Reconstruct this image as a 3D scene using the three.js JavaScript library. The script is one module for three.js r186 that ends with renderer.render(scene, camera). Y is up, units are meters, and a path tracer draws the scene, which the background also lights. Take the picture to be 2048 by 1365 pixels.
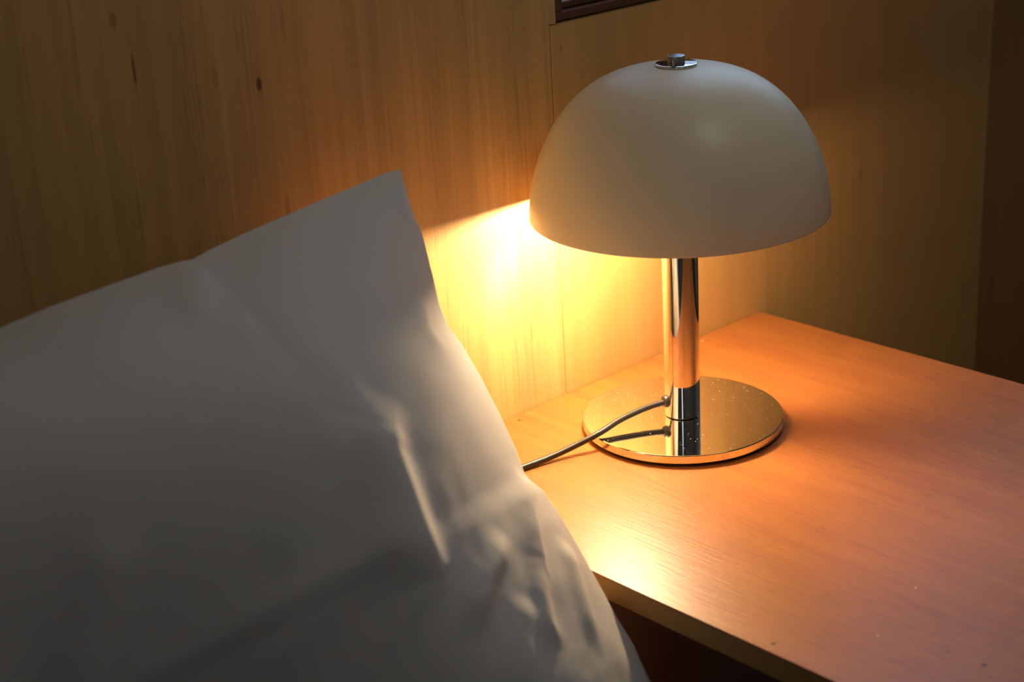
import * as THREE from 'three';
import { RectAreaLightUniformsLib } from 'three/addons/lights/RectAreaLightUniformsLib.js';
import { RoundedBoxGeometry } from 'three/addons/geometries/RoundedBoxGeometry.js';
import { mergeGeometries } from 'three/addons/utils/BufferGeometryUtils.js';

// ---------------------------------------------------------------- camera, sky, exposure, window light
const T = 0.5;                       // height of the bedside table's top above the floor
const XR = 0.302, XS = -0.0195;      // right edge of the table; joint between two panels of the back wall
const XW = 1.7, XS2 = 0.783;         // right wall; next panel joint
const ZL = 0.1463;                   // lamp axis: x = 0, this far from the back wall
const scene = new THREE.Scene();
scene.background = new THREE.Color().setRGB(0.42, 0.56, 0.80);   // even evening sky behind the windows
const camera = new THREE.PerspectiveCamera(23.773, 2048 / 1365, 0.05, 60);
camera.position.set(-1.1138, 0.673 + T, 1.1412);
{
  const yaw = 0.7302, pitch = 0.3684, roll = -0.0584;
  const f = new THREE.Vector3(Math.sin(yaw) * Math.cos(pitch), -Math.sin(pitch), -Math.cos(yaw) * Math.cos(pitch));
  const r = new THREE.Vector3().crossVectors(f, new THREE.Vector3(0, 1, 0)).normalize(), u = new THREE.Vector3().crossVectors(r, f);
  const r2 = r.clone().multiplyScalar(Math.cos(roll)).addScaledVector(u, Math.sin(roll));
  const u2 = u.clone().multiplyScalar(Math.cos(roll)).addScaledVector(r, -Math.sin(roll));
  camera.quaternion.setFromRotationMatrix(new THREE.Matrix4().makeBasis(r2, u2, f.clone().negate()));
}
camera.focus = 1.53;
camera.userData.fStop = 4.5;
const renderer = new THREE.WebGLRenderer({ antialias: true });
renderer.toneMapping = THREE.LinearToneMapping;
renderer.toneMappingExposure = 1.0;
renderer.shadowMap.enabled = true;
RectAreaLightUniformsLib.init();
function windowLight(w, h, at, towards, rgb, power) {
  const l = new THREE.RectAreaLight(new THREE.Color().setRGB(...rgb), power, w, h);
  l.position.set(...at); l.lookAt(...towards); scene.add(l);
  return l;
}
windowLight(0.92, 0.64, [0.64, 0.775 + T, 0.004], [0.64, 0.775 + T, 1], [0.48, 0.71, 1.0], 1.6);      // daylight of the window beside the lamp
windowLight(0.42, 1.0, [-2.19, 1.45, 2.12], [0, 1.45, 2.12], [0.86, 0.94, 1.0], 0.6);                  // daylight of the tall window across the room


// ---------------------------------------------------------------- helpers
function put(mesh, parent = scene) { mesh.castShadow = mesh.receiveShadow = true; parent.add(mesh); return mesh; }
function part(name, geometry, material, parent) { const m = new THREE.Mesh(geometry, material); m.name = name; return put(m, parent); }
function box(x0, x1, y0, y1, z0, z1) { return new THREE.BoxGeometry(x1 - x0, y1 - y0, z1 - z0).translate((x0 + x1) / 2, (y0 + y1) / 2, (z0 + z1) / 2); }
function rbox(x0, x1, y0, y1, z0, z1, r = 0.002) { return new RoundedBoxGeometry(x1 - x0, y1 - y0, z1 - z0, 2, r).translate((x0 + x1) / 2, (y0 + y1) / 2, (z0 + z1) / 2); }
function structure(name, label, category, x = 0, y = 0, z = 0) {
  const g = new THREE.Group(); g.name = name; g.position.set(x, y, z); g.userData = { label, category, kind: 'structure' }; scene.add(g); return g;
}
function thing(name, label, category, x, y, z) { const g = new THREE.Group(); g.name = name; g.position.set(x, y, z); g.userData = { label, category }; scene.add(g); return g; }
const clamp = (v, a = 0, b = 1) => Math.min(b, Math.max(a, v));
const mix = (a, b, t) => a + (b - a) * t;
const smooth = (a, b, v) => { const t = clamp((v - a) / (b - a)); return t * t * (3 - 2 * t); };
function hash(ix, iy, seed) {
  let h = Math.imul(ix, 374761393) ^ Math.imul(iy, 668265263) ^ Math.imul(seed, 2246822519);
  h = Math.imul(h ^ (h >>> 13), 1274126177); h ^= h >>> 16;
  return (h >>> 0) / 4294967295;
}
function noise(x, y, seed) {
  const ix = Math.floor(x), iy = Math.floor(y); let fx = x - ix, fy = y - iy;
  fx = fx * fx * (3 - 2 * fx); fy = fy * fy * (3 - 2 * fy);
  const a = hash(ix, iy, seed), b = hash(ix + 1, iy, seed), c = hash(ix, iy + 1, seed), d = hash(ix + 1, iy + 1, seed);
  return a + (b - a) * fx + (c - a) * fy + (a - b - c + d) * fx * fy;
}
function fbm(x, y, seed, octaves) { let s = 0, w = 0.5, n = 0; for (let i = 0; i < octaves; i++) { s += w * noise(x, y, seed + i * 17); n += w; w *= 0.5; x *= 2.03; y *= 2.03; } return s / n; }
const toByte = (v) => Math.round(255 * clamp(v <= 0.0031308 ? v * 12.92 : 1.055 * Math.pow(Math.max(v, 0), 1 / 2.4) - 0.055));
function texture(w, h, srgb, fill) {            // fill(u, v) -> [r, g, b], linear
  const data = new Uint8Array(w * h * 4);
  for (let j = 0, k = 0; j < h; j++) for (let i = 0; i < w; i++, k += 4) {
    const c = fill((i + 0.5) / w, (j + 0.5) / h);
    if (srgb) { data[k] = toByte(c[0]); data[k + 1] = toByte(c[1]); data[k + 2] = toByte(c[2]); }
    else { data[k] = Math.round(255 * clamp(c[0])); data[k + 1] = Math.round(255 * clamp(c[1])); data[k + 2] = Math.round(255 * clamp(c[2])); }
    data[k + 3] = 255;
  }
  const t = new THREE.DataTexture(data, w, h);
  t.magFilter = THREE.LinearFilter; t.minFilter = THREE.LinearMipmapLinearFilter; t.generateMipmaps = true;
  if (srgb) t.colorSpace = THREE.SRGBColorSpace;
  t.wrapS = t.wrapT = THREE.ClampToEdgeWrapping; t.needsUpdate = true;
  return t;
}
// pale plywood veneer with upright grain; a = across the grain (m), l = along it (m); knots: [a, l, half width, half length, strength]
function veneer(a, l, seed, strength, knots) {
  let pull = 0;
  let dark = 0;
  for (const [ka, kl, w, len, s] of knots) {
    const da = (a - ka) / w, dl = (l - kl) / len, d = da * da + dl * dl;
    dark = Math.max(dark, s * smooth(1.3, 0.5, d));
    dark = Math.max(dark, 0.25 * s * smooth(1, 0, Math.abs(da) / 1.6) * smooth(1, 0, Math.abs(dl) / 5));
    pull += (da > 0 ? 1 : -1) * w * 0.8 * Math.exp(-Math.abs(da) * 0.6 - dl * dl * 0.15);
  }
  const aw = a - pull + 0.012 * (fbm(a * 5, l * 2.2, seed + 3, 2) - 0.5) + 0.0016 * (noise(a * 60, l * 9, seed + 5) - 0.5);
  const broad = fbm(aw * 16, l * 0.7, seed, 3) - 0.5;
  const band = fbm(aw * 85, l * 1.6, seed + 40, 3) - 0.5;
  const fine = noise(aw * 420, l * 6, seed + 80) - 0.5;
  const pore = smooth(0.62, 0.86, noise(aw * 620, l * 17, seed + 120)) * smooth(0.35, 0.7, noise(aw * 40, l * 3, seed + 150));
  const v = 1 + strength * (0.34 * broad + 0.42 * band + 0.13 * fine) - strength * 0.2 * pore;
  const warm = strength * (0.16 * broad + 0.22 * (fbm(aw * 9, l * 1.1, seed + 200, 2) - 0.5));
  const k = 1 - 0.72 * dark;
  return [v * k * (1 + 0.25 * warm), v * k * (1 - 0.25 * warm) * (1 - 0.12 * dark), v * k * (1 - 1.0 * warm) * (1 - 0.2 * dark)];
}
function veneerMaterial(name, w, h, a0, a1, l0, l1, seed, rgb, strength, knots, rough = 0.5, flip = false) {
  const map = texture(w, h, true, (u, v) => { const c = veneer(mix(a0, a1, flip ? 1 - u : u), mix(l0, l1, v), seed, strength, knots); return [rgb[0] * c[0], rgb[1] * c[1], rgb[2] * c[2]]; });
  const m = new THREE.MeshStandardMaterial({ map, roughness: rough }); m.name = name; return m;
}
function plain(name, rgb, roughness, extra = {}) { const m = new THREE.MeshPhysicalMaterial({ roughness, ...extra }); m.color.setRGB(...rgb); m.name = name; return m; }

// ---------------------------------------------------------------- the room
const X0 = -2.2, Z1 = 3.0, CEIL = 2.3;
const wood = [0.56, 0.334, 0.118];
const plaster = plain('plaster', [0.40, 0.36, 0.30], 0.9);
const coreMat = plain('stud_wall', [0.30, 0.20, 0.09], 0.8);
const darkWood = plain('dark_wood', [0.12, 0.046, 0.021], 0.45);
const glass = plain('window_glass', [1, 1, 1], 0.0, { transmission: 1, thickness: 0, ior: 1.5 });
// back wall: core with the window opening, clad in plywood panels
const WX0 = -0.009, WX1 = 1.14, WY0 = 0.3935 + T, WY1 = 1.12 + T;
{
  const g = structure('wall_back', 'pale plywood panelled wall behind the bed and the lamp', 'wall');
  const core = [box(X0, WX0, 0, CEIL, -0.14, -0.0095), box(WX1, XW + 0.14, 0, CEIL, -0.14, -0.0095), box(WX0, WX1, 0, WY0, -0.14, -0.0095), box(WX0, WX1, WY1, CEIL, -0.14, -0.0095)];
  part('wall_core', mergeGeometries(core), coreMat, g);
  const left = veneerMaterial('plywood_grained', 2048, 2048, -0.74, XS - 0.0004, 0.3, 1.6, 11, wood, 0.85,
    [[-0.36, 0.395 + T, 0.0028, 0.0062, 1], [-0.475, 0.428 + T, 0.0014, 0.0135, 0.85], [-0.487, 0.469 + T, 0.0035, 0.007, 0.5], [-0.402, 0.408 + T, 0.003, 0.008, 0.3],
      [-0.345, 0.275 + T, 0.003, 0.02, 0.35], [-0.065, 0.085 + T, 0.0012, 0.012, 0.4], [-0.052, 0.112 + T, 0.001, 0.02, 0.3]], 0.5);
  part('panel', box(-0.74, XS - 0.0004, 0.3, 1.6, -0.009, 0), left, g);
  const far = plain('plywood_plain', wood, 0.55);
  part('panel_001', box(-0.74, XS - 0.0004, 1.6015, CEIL, -0.009, 0), far, g);
  part('panel_002', box(-0.74, XS - 0.0004, 0, 0.2985, -0.009, 0), far, g);
  part('panel_003', box(X0, -0.7415, 0, CEIL, -0.009, 0), far, g);
  const right = veneerMaterial('plywood_smooth', 1536, 1024, XS + 0.0003, XS2, 0, 0.3885 + T, 57, [0.57, 0.338, 0.114], 0.28,
    [[-0.005, 0.365 + T, 0.0012, 0.003, 0.5], [0.499, 0.122 + T, 0.0022, 0.006, 0.6], [0.41, -0.002 + T, 0.0016, 0.003, -0.25]], 0.5);
  part('panel_004', box(XS + 0.0003, XS2, 0, 0.3885 + T, -0.009, 0), right, g);
  part('panel_005', box(WX0, XW, WY1 + 0.003, CEIL, -0.009, 0), far, g);
  const brown = veneerMaterial('plywood_brown', 1024, 1024, XS2 + 0.0008, XW, 0, 0.3885 + T, 133, [0.38, 0.205, 0.07], 0.35, [[0.818, -0.107 + T, 0.0024, 0.011, 1], [0.86, -0.17 + T, 0.002, 0.008, 0.4]], 0.5);
  part('panel_006', box(XS2 + 0.0008, XW, 0, 0.3885 + T, -0.009, -0.0006), brown, g);
  part('edge_strip', box(XS + 0.0002, WX0 - 0.0008, 0.3895 + T, CEIL, -0.009, -0.001), far, g);
  part('edge_strip_001', box(WX1 + 0.001, XW, 0.3895 + T, WY1, -0.009, -0.001), far, g);
}
{
  const g = structure('window_1', 'dark stained window frame at the top edge above the lamp', 'window');
  const rails = [['bottom_rail', WX0, WX1, WY0 - 0.003, WY0 + 0.0055], ['top_rail', WX0, WX1, WY1 - 0.03, WY1], ['stile', WX0, WX0 + 0.012, WY0 + 0.0055, WY1 - 0.03], ['stile_001', WX1 - 0.03, WX1, WY0 + 0.0055, WY1 - 0.03]];
  for (const [n, x0, x1, y0, y1] of rails) part(n, rbox(x0, x1, y0, y1, -0.03, -0.003, 0.0018), darkWood, g);
  part('mullion', rbox(0.13, 0.168, WY0 + 0.0055, WY1 - 0.03, -0.03, -0.003, 0.0018), darkWood, g);
  part('bead', rbox(WX0 + 0.012, WX1 - 0.03, WY0 + 0.006, WY0 + 0.013, -0.05, -0.012, 0.002), darkWood, g);
  part('sill', box(WX0, WX1, WY0 - 0.02, WY0 + 0.004, -0.138, -0.031), darkWood, g);
  part('pane', box(WX0 + 0.012, WX1 - 0.03, WY0 + 0.013, WY1 - 0.03, -0.034, -0.031), glass, g);
}
{
  const g = structure('wall_right', 'plain wall on the right of the room', 'wall');
  part('plaster', box(XW, XW + 0.14, 0, CEIL, -0.14, Z1 + 0.14), plaster, g);
}
// the rest of the room, behind and beside the camera
{
  const ly0 = 0.95, ly1 = 1.95, lz0 = 1.91, lz1 = 2.33;
  const wl = structure('wall_left', 'plain wall on the left of the room', 'wall');
  part('plaster', mergeGeometries([box(X0 - 0.14, X0, 0, CEIL, -0.14, lz0), box(X0 - 0.14, X0, 0, CEIL, lz1, Z1 + 0.14), box(X0 - 0.14, X0, 0, ly0, lz0, lz1), box(X0 - 0.14, X0, ly1, CEIL, lz0, lz1)]), plaster, wl);
  const w2 = structure('window_2', 'tall narrow window across the room', 'window');
  for (const [n, z0, z1, y0, y1] of [['bottom_rail', lz0, lz1, ly0, ly0 + 0.03], ['top_rail', lz0, lz1, ly1 - 0.03, ly1], ['stile', lz0, lz0 + 0.03, ly0 + 0.03, ly1 - 0.03], ['stile_001', lz1 - 0.03, lz1, ly0 + 0.03, ly1 - 0.03]])
    part(n, rbox(X0 - 0.08, X0 - 0.03, y0, y1, z0, z1, 0.003), darkWood, w2);
  part('pane', box(X0 - 0.057, X0 - 0.053, ly0 + 0.03, ly1 - 0.03, lz0 + 0.03, lz1 - 0.03), glass, w2);
  const wf = structure('wall_front', 'plain wall facing the bed', 'wall');
  part('plaster', box(X0 - 0.14, XW + 0.14, 0, CEIL, Z1, Z1 + 0.14), plaster, wf);
  const fl = structure('floor', 'dark wooden floor', 'floor');
  part('floor_boards', box(X0 - 0.14, XW + 0.14, -0.1, 0, -0.14, Z1 + 0.14), plain('floor_wood', [0.16, 0.08, 0.04], 0.5), fl);
  const ce = structure('ceiling', 'plain ceiling', 'ceiling');
  part('ceiling_board', box(X0 - 0.14, XW + 0.14, CEIL, CEIL + 0.1, -0.14, Z1 + 0.14), plaster, ce);
  const gr = structure('ground_outside', 'dark ground outside the window', 'ground');
  part('soil', box(-12, 12, -0.6, -0.5, -14, -0.3), plain('soil', [0.03, 0.032, 0.02], 0.95), gr);
}
// opal globe hanging above the table, mirrored as a soft spot on the lamp shade
{
  const at = [-0.035, T + 0.93, 0.57];
  const g = thing('pendant_lamp', 'opal globe pendant lamp hanging above the bedside table', 'lamp', ...at);
  const white = plain('pendant_white', [0.75, 0.75, 0.73], 0.5);
  const gm = plain('pendant_globe', [0.8, 0.8, 0.8], 0.4, { emissive: new THREE.Color().setRGB(1, 0.96, 0.92), emissiveIntensity: 1.0 });
  part('globe', new THREE.SphereGeometry(0.085, 48, 32), gm, g);
  part('holder', new THREE.CylinderGeometry(0.022, 0.032, 0.05, 32).translate(0, 0.1, 0), white, g);
  part('cable', new THREE.CylinderGeometry(0.0025, 0.0025, CEIL - at[1] - 0.145, 10).translate(0, 0.125 + (CEIL - at[1] - 0.145) / 2, 0), white, g);
  part('canopy', new THREE.CylinderGeometry(0.05, 0.05, 0.02, 32).translate(0, CEIL - at[1] - 0.01, 0), white, g);
  const l = new THREE.PointLight(new THREE.Color().setRGB(1, 0.99, 0.93), 0.19); l.position.set(...at); l.castShadow = true; l.shadow.radius = 4; scene.add(l);
}

// ---------------------------------------------------------------- bedside table
{
  const XL = -0.273, DEPTH = 1.0, top = T, under = T - 0.022;
  const g = thing('bedside_table', 'reddish brown wooden bedside table in the corner under the lamp', 'table', 0.0, 0, 0.5);
  const specks = [[-0.265, 0.294, 0.0022], [-0.262, 0.468, 0.002], [-0.182, 0.601, 0.0022], [-0.099, 0.011, 0.0018], [-0.185, 0.572, 0.0012]];
  const pale = [[0.189, 0.009, 0.0016], [-0.2, 0.52, 0.001], [-0.12, 0.50, 0.0012], [-0.02, 0.60, 0.001]];
  const map = texture(1536, 2048, true, (u, v) => {
    const x = mix(XL, XR, u), z = DEPTH * (1 - v);
    const xw = x + 0.01 * (fbm(x * 6, z * 3, 301, 2) - 0.5) + 0.0012 * (noise(x * 70, z * 12, 305) - 0.5);
    const broad = fbm(xw * 14, z * 2.2, 311, 3) - 0.5, band = fbm(xw * 90, z * 5, 321, 3) - 0.5, fine = noise(xw * 520, z * 34, 331) - 0.5;
    const pore = smooth(0.64, 0.85, noise(xw * 760, z * 60, 341)), cloud = fbm(x * 9, z * 9, 351, 3) - 0.5;
    let k = 1 + 0.22 * broad + 0.16 * band + 0.12 * fine - 0.12 * pore + 0.24 * cloud;
    let r = 0.42 * k, gr = 0.147 * k * (1 + 0.2 * band), b = 0.034 * k * (1 - 0.3 * band);
    for (const [sx, sz, w] of specks) { const d = Math.hypot((x - sx) * 0.8, z - sz) / w; if (d < 1.2) { const q = smooth(1.2, 0.6, d); r *= 1 - 0.85 * q; gr *= 1 - 0.85 * q; b *= 1 - 0.8 * q; } }
    for (const [sx, sz, w] of pale) { const d = Math.hypot(x - sx, z - sz) / w; if (d < 1.2) { const q = smooth(1.2, 0.6, d); r = mix(r, 0.75, q); gr = mix(gr, 0.55, q); b = mix(b, 0.3, q); } }
    // a thin scratch beside the lamp foot
    const sc = Math.abs((z - 0.153) - 0.16 * (x - 0.09)); if (x > 0.095 && x < 0.15 && sc < 0.0006) { r *= 0.8; gr *= 0.75; b *= 0.7; }
    return [r, gr, b];
  });
  const bump = texture(1024, 1024, false, (u, v) => {
    const x = mix(XL, XR, u), z = DEPTH * (1 - v); const n = 0.6 * noise(x * 520, z * 40, 331) + 0.4 * noise(x * 900, z * 90, 361); return [n, n, n];
  });
  const m = new THREE.MeshPhysicalMaterial({ map, roughness: 0.39, bumpMap: bump, bumpScale: 0.00012 }); m.name = 'stained_veneer';
  const sheet = box(XL, XR - 0.002, top - 0.0016, top, 0.0015, DEPTH).translate(0, 0, -0.5);
  part('top_veneer', sheet, m, g);
    part('top_board', rbox(XL + 0.0006, XR - 0.002, under, top - 0.0016, 0.0015, DEPTH - 0.001, 0.0008).translate(0, 0, -0.5), plain('plywood_edge_plain', [0.42, 0.24, 0.075], 0.5), g);
  const carcass = plain('stained_carcass', [0.10, 0.04, 0.02], 0.55);
  part('side_panel', box(XL + 0.03, XL + 0.048, 0.0, under, 0.02, DEPTH - 0.03).translate(0, 0, -0.5), carcass, g);
  part('side_panel_001', box(XR - 0.02, XR - 0.003, 0.0, under, 0.02, DEPTH - 0.03).translate(0, 0, -0.5), carcass, g);
  part('back_panel', box(XL + 0.048, XR - 0.02, 0.0, under, 0.02, 0.03).translate(0, 0, -0.5), carcass, g);
  const door = part('door', rbox(XL + 0.05, XR - 0.022, 0.03, under - 0.003, DEPTH - 0.05, DEPTH - 0.032).translate(0, 0, -0.5), carcass, g);
  part('knob', new THREE.SphereGeometry(0.012, 20, 14).translate(XL + 0.1, 0.36, 0.478), plain('brass', [0.5, 0.33, 0.12], 0.3, { metalness: 1 }), door);
}

// ---------------------------------------------------------------- table lamp
{
  const g = thing('table_lamp', 'mushroom table lamp with matt cream dome shade and chrome stem and foot, switched on', 'lamp', 0, T, ZL);
  const lathe = (pts, n = 96) => new THREE.LatheGeometry(pts.map((p) => new THREE.Vector2(...p)), n);
  const chrome = plain('chrome', [0.86, 0.85, 0.83], 0.035, { metalness: 1 });
  // foot: mirror disc with a bevelled edge, dusty towards the right
  const R = 0.1, H0 = 0.0032, H1 = 0.0119;
  const foot = lathe([[0.0, H0], [0.0992, H0], [0.1, H0 + 0.0008], [0.1, H1 - 0.0008], [0.0996, H1 - 0.00025], [0.0992, H1], [0.06, H1], [0.0, H1]], 160).toNonIndexed();
  { const p = foot.attributes.position, uv = foot.attributes.uv; for (let i = 0; i < p.count; i++) uv.setXY(i, p.getX(i) / (2 * R) + 0.5, p.getZ(i) / (2 * R) + 0.5); foot.computeVertexNormals(); }
  const dust = [];
  for (let i = 0; i < 520; i++) {
    const a = hash(i, 1, 7) * Math.PI * 2, r = Math.sqrt(hash(i, 2, 7)) * 0.098, x = r * Math.cos(a), z = r * Math.sin(a);
    dust.push([x, z, mix(0.00012, 0.00042, Math.pow(hash(i, 3, 7), 3)), 0.55 + 0.4 * hash(i, 4, 7)]);
  }
  const NT = 1024, mask = new Float32Array(NT * NT);
  for (const [x, z, r, s] of dust) {
    const cx = (x / (2 * R) + 0.5) * NT, cz = (z / (2 * R) + 0.5) * NT, q = Math.max(r / (2 * R) * NT, 0.7), k = Math.ceil(q) + 1;
    for (let j = -k; j <= k; j++) for (let i = -k; i <= k; i++) {
      const px = Math.floor(cx) + i, pz = Math.floor(cz) + j; if (px < 0 || pz < 0 || px >= NT || pz >= NT) continue;
      const v = s * smooth(q + 0.6, q - 0.6, Math.hypot(px + 0.5 - cx, pz + 0.5 - cz)); if (v > mask[pz * NT + px]) mask[pz * NT + px] = v;
    }
  }
  const at = (u, v) => mask[Math.floor(v * NT) * NT + Math.floor(u * NT)];
  const footMap = texture(NT, NT, true, (u, v) => { const d = at(u, v); return [mix(0.86, 0.7, d), mix(0.85, 0.69, d), mix(0.83, 0.66, d)]; });
  const footMR = texture(NT, NT, false, (u, v) => { const d = at(u, v); return [0, mix(0.04, 0.9, d), 1 - d]; });
  const footMat = new THREE.MeshStandardMaterial({ map: footMap, roughnessMap: footMR, metalnessMap: footMR, roughness: 1, metalness: 1 }); footMat.name = 'chrome_dusty';
  part('foot', foot, footMat, g);
  part('foot_pad', lathe([[0, 0], [0.0965, 0], [0.0968, 0.0004], [0.0968, 0.0031], [0, 0.0031]], 96), plain('black_rubber', [0.012, 0.011, 0.01], 0.7), g);
  const SR = 0.0176;
  part('collar', lathe([[0.0, H1], [SR - 0.0006, H1], [SR - 0.0006, H1 + 0.0008], [0, H1 + 0.0008]]), chrome, g);
  part('stem', lathe([[0.0, H1 + 0.0008], [SR - 0.0004, H1 + 0.0008], [SR, H1 + 0.0013], [SR, 0.3], [SR - 0.0005, 0.3005], [0.005, 0.3005], [0.005, 0.361], [0, 0.361]], 96), chrome, g);
  // shade: thin dome, white inside
  const RR = 0.1429, HR = 0.2231, HT = 0.3634, pts = [], n = 72;
  for (let i = 0; i <= n; i++) { const a = (i / n) * Math.PI / 2; pts.push([RR * Math.pow(Math.cos(a), 2 / 2.7), HR + (HT - HR) * Math.pow(Math.sin(a), 2 / 1.8)]); }
  pts[n][0] = 0.0052;
  const TH = 0.0016, inner = [];
  for (let i = 0; i <= n; i++) { const a = (i / n) * Math.PI / 2; inner.push([Math.max((RR - TH) * Math.pow(Math.cos(a), 2 / 2.7), 0.0052), HR + (HT - TH - HR) * Math.pow(Math.sin(a), 2 / 1.8)]); }
  const outerMat = plain('shade_lacquer', [0.78, 0.70, 0.53], 0.38, { transmission: 0.1, thickness: 0, specularIntensity: 0.65 });
  const liningMat = plain('shade_lining', [0.60, 0.54, 0.42], 1.0, { transmission: 0.115, thickness: 0 });
  const shade = part('lamp_shade', lathe([[RR - TH, HR], [RR - TH + 0.0004, HR - 0.0004], [RR - 0.0004, HR - 0.0004], ...pts], 160), outerMat, g);
  shade.userData.label = 'matt cream dome shade, faintly letting the light through';
  part('lining', lathe(inner.reverse(), 160), liningMat, shade);
  // cap and finial
  part('cap', lathe([[0, 0.3632], [0.0188, 0.3632], [0.0195, 0.3638], [0.0195, 0.3648], [0.0188, 0.3658], [0.006, 0.3664], [0, 0.3664]], 64), chrome, g);
  const ks = new THREE.Shape(); for (let i = 0; i <= 48; i++) { const a = i / 48 * Math.PI * 2, r = 0.0074 * (1 - 0.05 * (i % 2)); if (i) ks.lineTo(r * Math.cos(a), r * Math.sin(a)); else ks.moveTo(r, 0); }
  part('finial', new THREE.ExtrudeGeometry(ks, { depth: 0.005, bevelEnabled: true, bevelSize: 0.0006, bevelThickness: 0.0006, bevelSegments: 2 }).rotateX(-Math.PI / 2).translate(0, 0.3668, 0), plain('knurled_chrome', [0.6, 0.6, 0.6], 0.22, { metalness: 1 }), g);
  // socket and bulb with a wide collar, slung down from the stem inside the shade, towards the back wall on the pillow's side
  const axis = new THREE.Vector3(-0.46, -0.57, -0.68).normalize(), spin = new THREE.Quaternion().setFromUnitVectors(new THREE.Vector3(0, 1, 0), axis), HUB = 0.2785;
  const lay = (geo) => geo.applyQuaternion(spin).translate(0, HUB, 0), lamp = axis.clone().multiplyScalar(0.070);
  part('socket', lay(lathe([[0, 0.012], [0.0165, 0.012], [0.0165, 0.036], [0, 0.036]], 40)), plain('socket_white', [0.7, 0.68, 0.64], 0.5), g);
  part('bulb_collar', lay(lathe([[0, 0.036], [0.0135, 0.036], [0.0185, 0.042], [0.0242, 0.055], [0.0252, 0.061], [0.0254, 0.0682], [0, 0.0682]], 40)), plain('bulb_plastic', [0.75, 0.74, 0.72], 0.5), g);
  const bm = plain('bulb_glass', [0.8, 0.75, 0.65], 0.5, { emissive: new THREE.Color().setRGB(1, 0.74, 0.42), emissiveIntensity: 6 });
  part('bulb', new THREE.SphereGeometry(0.0235, 40, 28).translate(lamp.x, HUB + lamp.y, lamp.z), bm, g);
  const pl = new THREE.PointLight(new THREE.Color().setRGB(1, 0.71, 0.42), 1.25); pl.position.set(lamp.x, T + HUB + lamp.y, ZL + lamp.z); pl.castShadow = true; pl.shadow.radius = 1.05; scene.add(pl);
  // cord leaving the stem through a grommet
  const rubber = plain('cord_rubber', [0.032, 0.028, 0.023], 0.36);
  const dir = new THREE.Vector3(-0.92, 0, -0.39).normalize(), q = new THREE.Quaternion().setFromUnitVectors(new THREE.Vector3(0, 1, 0), dir);
  part('grommet', lathe([[0, -0.003], [0.0062, -0.003], [0.0064, -0.001], [0.0062, 0.0012], [0.0048, 0.003], [0, 0.003]], 32).applyQuaternion(q).translate(dir.x * (SR + 0.0008), 0.0285, dir.z * (SR + 0.0008)), rubber, g);
  const c = [[-0.013, 0.0285, -0.0055], [-0.034, 0.0262, -0.0145], [-0.067, 0.0218, -0.0215], [-0.095, 0.0165, -0.0235], [-0.121, 0.0095, -0.032], [-0.147, 0.0048, -0.039], [-0.182, 0.0032, -0.0455], [-0.225, 0.0032, -0.052], [-0.25, 0.0032, -0.06], [-0.268, 0.0032, -0.085]].map((p) => new THREE.Vector3(...p));
  part('cord', new THREE.TubeGeometry(new THREE.CatmullRomCurve3(c), 160, 0.0031, 14), rubber, g).userData.label = 'dark grey rubber cord';
}

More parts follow.
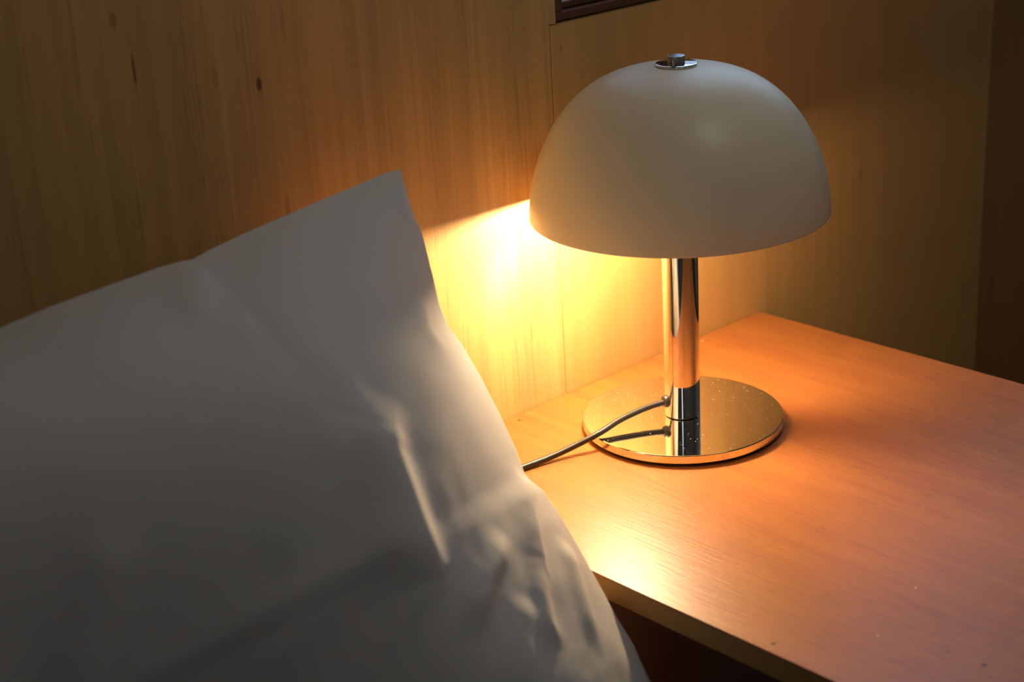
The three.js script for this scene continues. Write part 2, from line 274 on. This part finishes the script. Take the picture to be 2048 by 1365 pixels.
// ---------------------------------------------------------------- bed and pillow
const LEAN = 38 * Math.PI / 180;
{
  const g = thing('mattress', 'dark covered mattress under the leaning white pillow, beside the table', 'mattress', -1.0, 0, 1.05);
  part('cover', new RoundedBoxGeometry(1.4, 0.2, 2.06, 4, 0.04).translate(0, 0.236, 0), plain('bed_cover', [0.10, 0.10, 0.11], 0.9), g);
  part('bed_base', new RoundedBoxGeometry(1.38, 0.134, 2.04, 2, 0.01).translate(0, 0.068, 0), plain('bed_wood', [0.12, 0.06, 0.03], 0.6), g);
}
{
  const lut = (t) => (v) => { if (v <= t[0][0]) return t[0][1]; for (let i = 1; i < t.length; i++) if (v <= t[i][0]) return mix(t[i - 1][1], t[i][1], (v - t[i - 1][0]) / (t[i][0] - t[i - 1][0])); return t[t.length - 1][1]; };
  // outline in the pillow's own plane: x across, b down the slope (metres)
  const xR = lut([[-0.01, -0.276], [-0.004, -0.268], [0.001, -0.263], [0.018, -0.267], [0.034, -0.271], [0.063, -0.2745], [0.099, -0.286], [0.126, -0.295], [0.145, -0.2975], [0.165, -0.294], [0.195, -0.2925], [0.233, -0.293], [0.263, -0.295], [0.285, -0.2985], [0.290, -0.297], [0.303, -0.290], [0.33, -0.286], [0.372, -0.2845], [0.42, -0.283], [0.45, -0.281], [0.52, -0.284], [0.58, -0.31]]);
  const bT = lut([[-1.0, 0.06], [-0.97, 0.035], [-0.654, 0.029], [-0.612, 0.0245], [-0.57, 0.022], [-0.517, 0.0192], [-0.497, 0.0196], [-0.488, 0.0208], [-0.47, 0.017], [-0.429, 0.0115], [-0.354, 0.003], [-0.276, -0.005], [-0.262, -0.004]]);
  const XLft = -0.98, BB = 0.56;
  const round = (u, w) => { const t = clamp(u / w); return Math.sqrt(Math.max(1 - (1 - t) * (1 - t), 0)); };
  // folds: [points (x, b), height, half width on the left, half width on the right]
  const folds = [
    [[[-0.425, 0.195], [-0.446, 0.216], [-0.457, 0.232], [-0.460, 0.25], [-0.465, 0.281], [-0.468, 0.309], [-0.470, 0.332], [-0.462, 0.346]], 0.012, 0.035, 0.012],
    [[[-0.465, 0.281], [-0.495, 0.289], [-0.530, 0.302], [-0.562, 0.320], [-0.592, 0.34], [-0.62, 0.37]], 0.0045, 0.02, 0.02],
    [[[-0.455, 0.132], [-0.457, 0.153], [-0.458, 0.18], [-0.456, 0.202]], 0.0012, 0.016, 0.010],
    [[[-0.472, 0.196], [-0.50, 0.215], [-0.532, 0.240], [-0.556, 0.262], [-0.572, 0.28]], 0.003, 0.018, 0.012],
    [[[-0.318, 0.118], [-0.330, 0.130], [-0.338, 0.142], [-0.338, 0.155], [-0.325, 0.172]], 0.0018, 0.014, 0.008],
    [[[-0.300, 0.286], [-0.316, 0.296], [-0.334, 0.312], [-0.350, 0.336], [-0.362, 0.356], [-0.366, 0.372]], 0.0065, 0.016, 0.005],
    [[[-0.385, 0.322], [-0.408, 0.338], [-0.428, 0.348], [-0.446, 0.362], [-0.468, 0.385]], 0.007, 0.012, 0.008],
    [[[-0.362, 0.352], [-0.382, 0.376], [-0.392, 0.398], [-0.396, 0.42]], 0.006, 0.011, 0.008],
    [[[-0.308, 0.345], [-0.322, 0.372], [-0.336, 0.402], [-0.352, 0.444]], 0.006, 0.012, 0.010],
    [[[-0.400, 0.372], [-0.425, 0.40], [-0.45, 0.44]], 0.004, 0.014, 0.012],
    [[[-0.66, 0.20], [-0.69, 0.25], [-0.73, 0.30]], 0.004, 0.02, 0.02],
    [[[-0.49, 0.022], [-0.505, 0.05], [-0.54, 0.085]], 0.004, 0.018, 0.012],
    [[[-0.272, 0.012], [-0.280, 0.03], [-0.286, 0.05]], 0.0014, 0.007, 0.006],
  ];
  function fold(f, x, b) {
    const [pts, amp, wl, wr] = f; let best = 1e9, side = 0, tt = 0, n = pts.length - 1;
    for (let i = 0; i < n; i++) {
      const [ax, ab] = pts[i], [bx, bb] = pts[i + 1], dx = bx - ax, db = bb - ab, L2 = dx * dx + db * db;
      const t = clamp(((x - ax) * dx + (b - ab) * db) / L2), px = x - ax - t * dx, pb = b - ab - t * db, d = Math.hypot(px, pb);
      if (d < best) { best = d; side = dx * pb - db * px; tt = (i + t) / n; }
    }
    const w = side > 0 ? wl : wr;                       // points run downwards: positive side lies to the left
    const ends = smooth(0, 0.25, tt) * smooth(1, 0.7, tt) * 0.85 + 0.15 * Math.sin(Math.PI * tt);
    return amp * Math.exp(-(best * best) / (w * w)) * ends;
  }
  const NU = 360, NV = 260, pos = [], idx = [];
  const ex = new THREE.Vector3(1, 0, 0), ed = new THREE.Vector3(0, -Math.cos(LEAN), Math.sin(LEAN)), en = new THREE.Vector3(0, Math.sin(LEAN), Math.cos(LEAN));
  const O = new THREE.Vector3(0, 0.305 + T, 0.06), P = new THREE.Vector3();
  const row = (i, j, front) => {
    const u = 1 - Math.pow(1 - i / NU, 1.7), v = 0.5 - 0.5 * Math.cos(Math.PI * mix(0.0, 1.0, Math.pow(j / NV, 1.0)));
    const b0 = BB * v, xr = xR(b0), x = mix(XLft, xr, u), bt = bT(x), b = mix(bt, BB, v);
    const e = xr - x, t = b - bt, gbot = BB - b, l = x - XLft;
    const swell = (u, w) => Math.sin(clamp(u / w) * Math.PI / 2), ends = swell(t, 0.2) * round(gbot, 0.13) * round(l, 0.2), pin = Math.min(round(t, 0.01), round(e, 0.006), round(gbot, 0.02), round(l, 0.02));
    const q = clamp(t / 0.15), turnIn = 0.3 * Math.min(t, 0.15) - 1.08 * 0.15 * (q * q * q - q * q * q * q / 2) - 0.78 * Math.max(t - 0.15, 0);
    const fill = turnIn * smooth(0.15, 0.5, e) * round(l, 0.2) * swell(gbot, 0.14), floor = (Math.cos(LEAN) * b - 0.452) / Math.sin(LEAN);
    let h;
    if (front) {
      const fe = clamp(e / 0.2), flap = 0.006 * round(e, 0.006) + 0.075 * (1 - (1 - fe) * (1 - fe));
      h = flap * ends + fill;
      let w = 0; for (const f of folds) w += fold(f, x, b);
      w += 0.004 * (fbm(x * 9, b * 9, 401, 3) - 0.5) * smooth(0, 0.05, e) + 0.0022 * (fbm(x * 38 + b * 12, b * 30, 431, 2) - 0.5) * smooth(0.22, 0.34, b) * smooth(0.24, 0.12, e);
      h = Math.max(h, floor + 0.012 * pin) + w * pin;
    } else {
      const toWall = -(0.053 + Math.sin(LEAN) * b) / Math.cos(LEAN), deep = Math.min(0.15, 1.1 * e) * swell(t, 0.07) * round(gbot, 0.13) * round(l, 0.1);
      h = Math.max(Math.min(fill, 0) - deep, toWall * pin, floor * pin);
    }
    P.copy(O).addScaledVector(ex, x).addScaledVector(ed, b).addScaledVector(en, h);
    return P;
  };
  for (const front of [true, false]) {
    const start = pos.length / 3;
    for (let j = 0; j <= NV; j++) for (let i = 0; i <= NU; i++) { const p = row(i, j, front); pos.push(p.x, p.y, p.z); }
    for (let j = 0; j < NV; j++) for (let i = 0; i < NU; i++) {
      const a = start + j * (NU + 1) + i, b = a + 1, c = a + NU + 1, d = c + 1;
      if (front) idx.push(a, c, b, b, c, d); else idx.push(a, b, c, b, d, c);
    }
  }
  const geo = new THREE.BufferGeometry(); geo.setAttribute('position', new THREE.Float32BufferAttribute(pos, 3)); geo.setIndex(idx); geo.computeVertexNormals();
  const cotton = plain('white_cotton', [0.79, 0.77, 0.735], 0.9);
  const m = part('pillow', geo, cotton, scene);
  m.userData = { label: 'white cotton pillow leaning against the wooden wall beside the lamp', category: 'pillow' };
}

renderer.render(scene, camera);
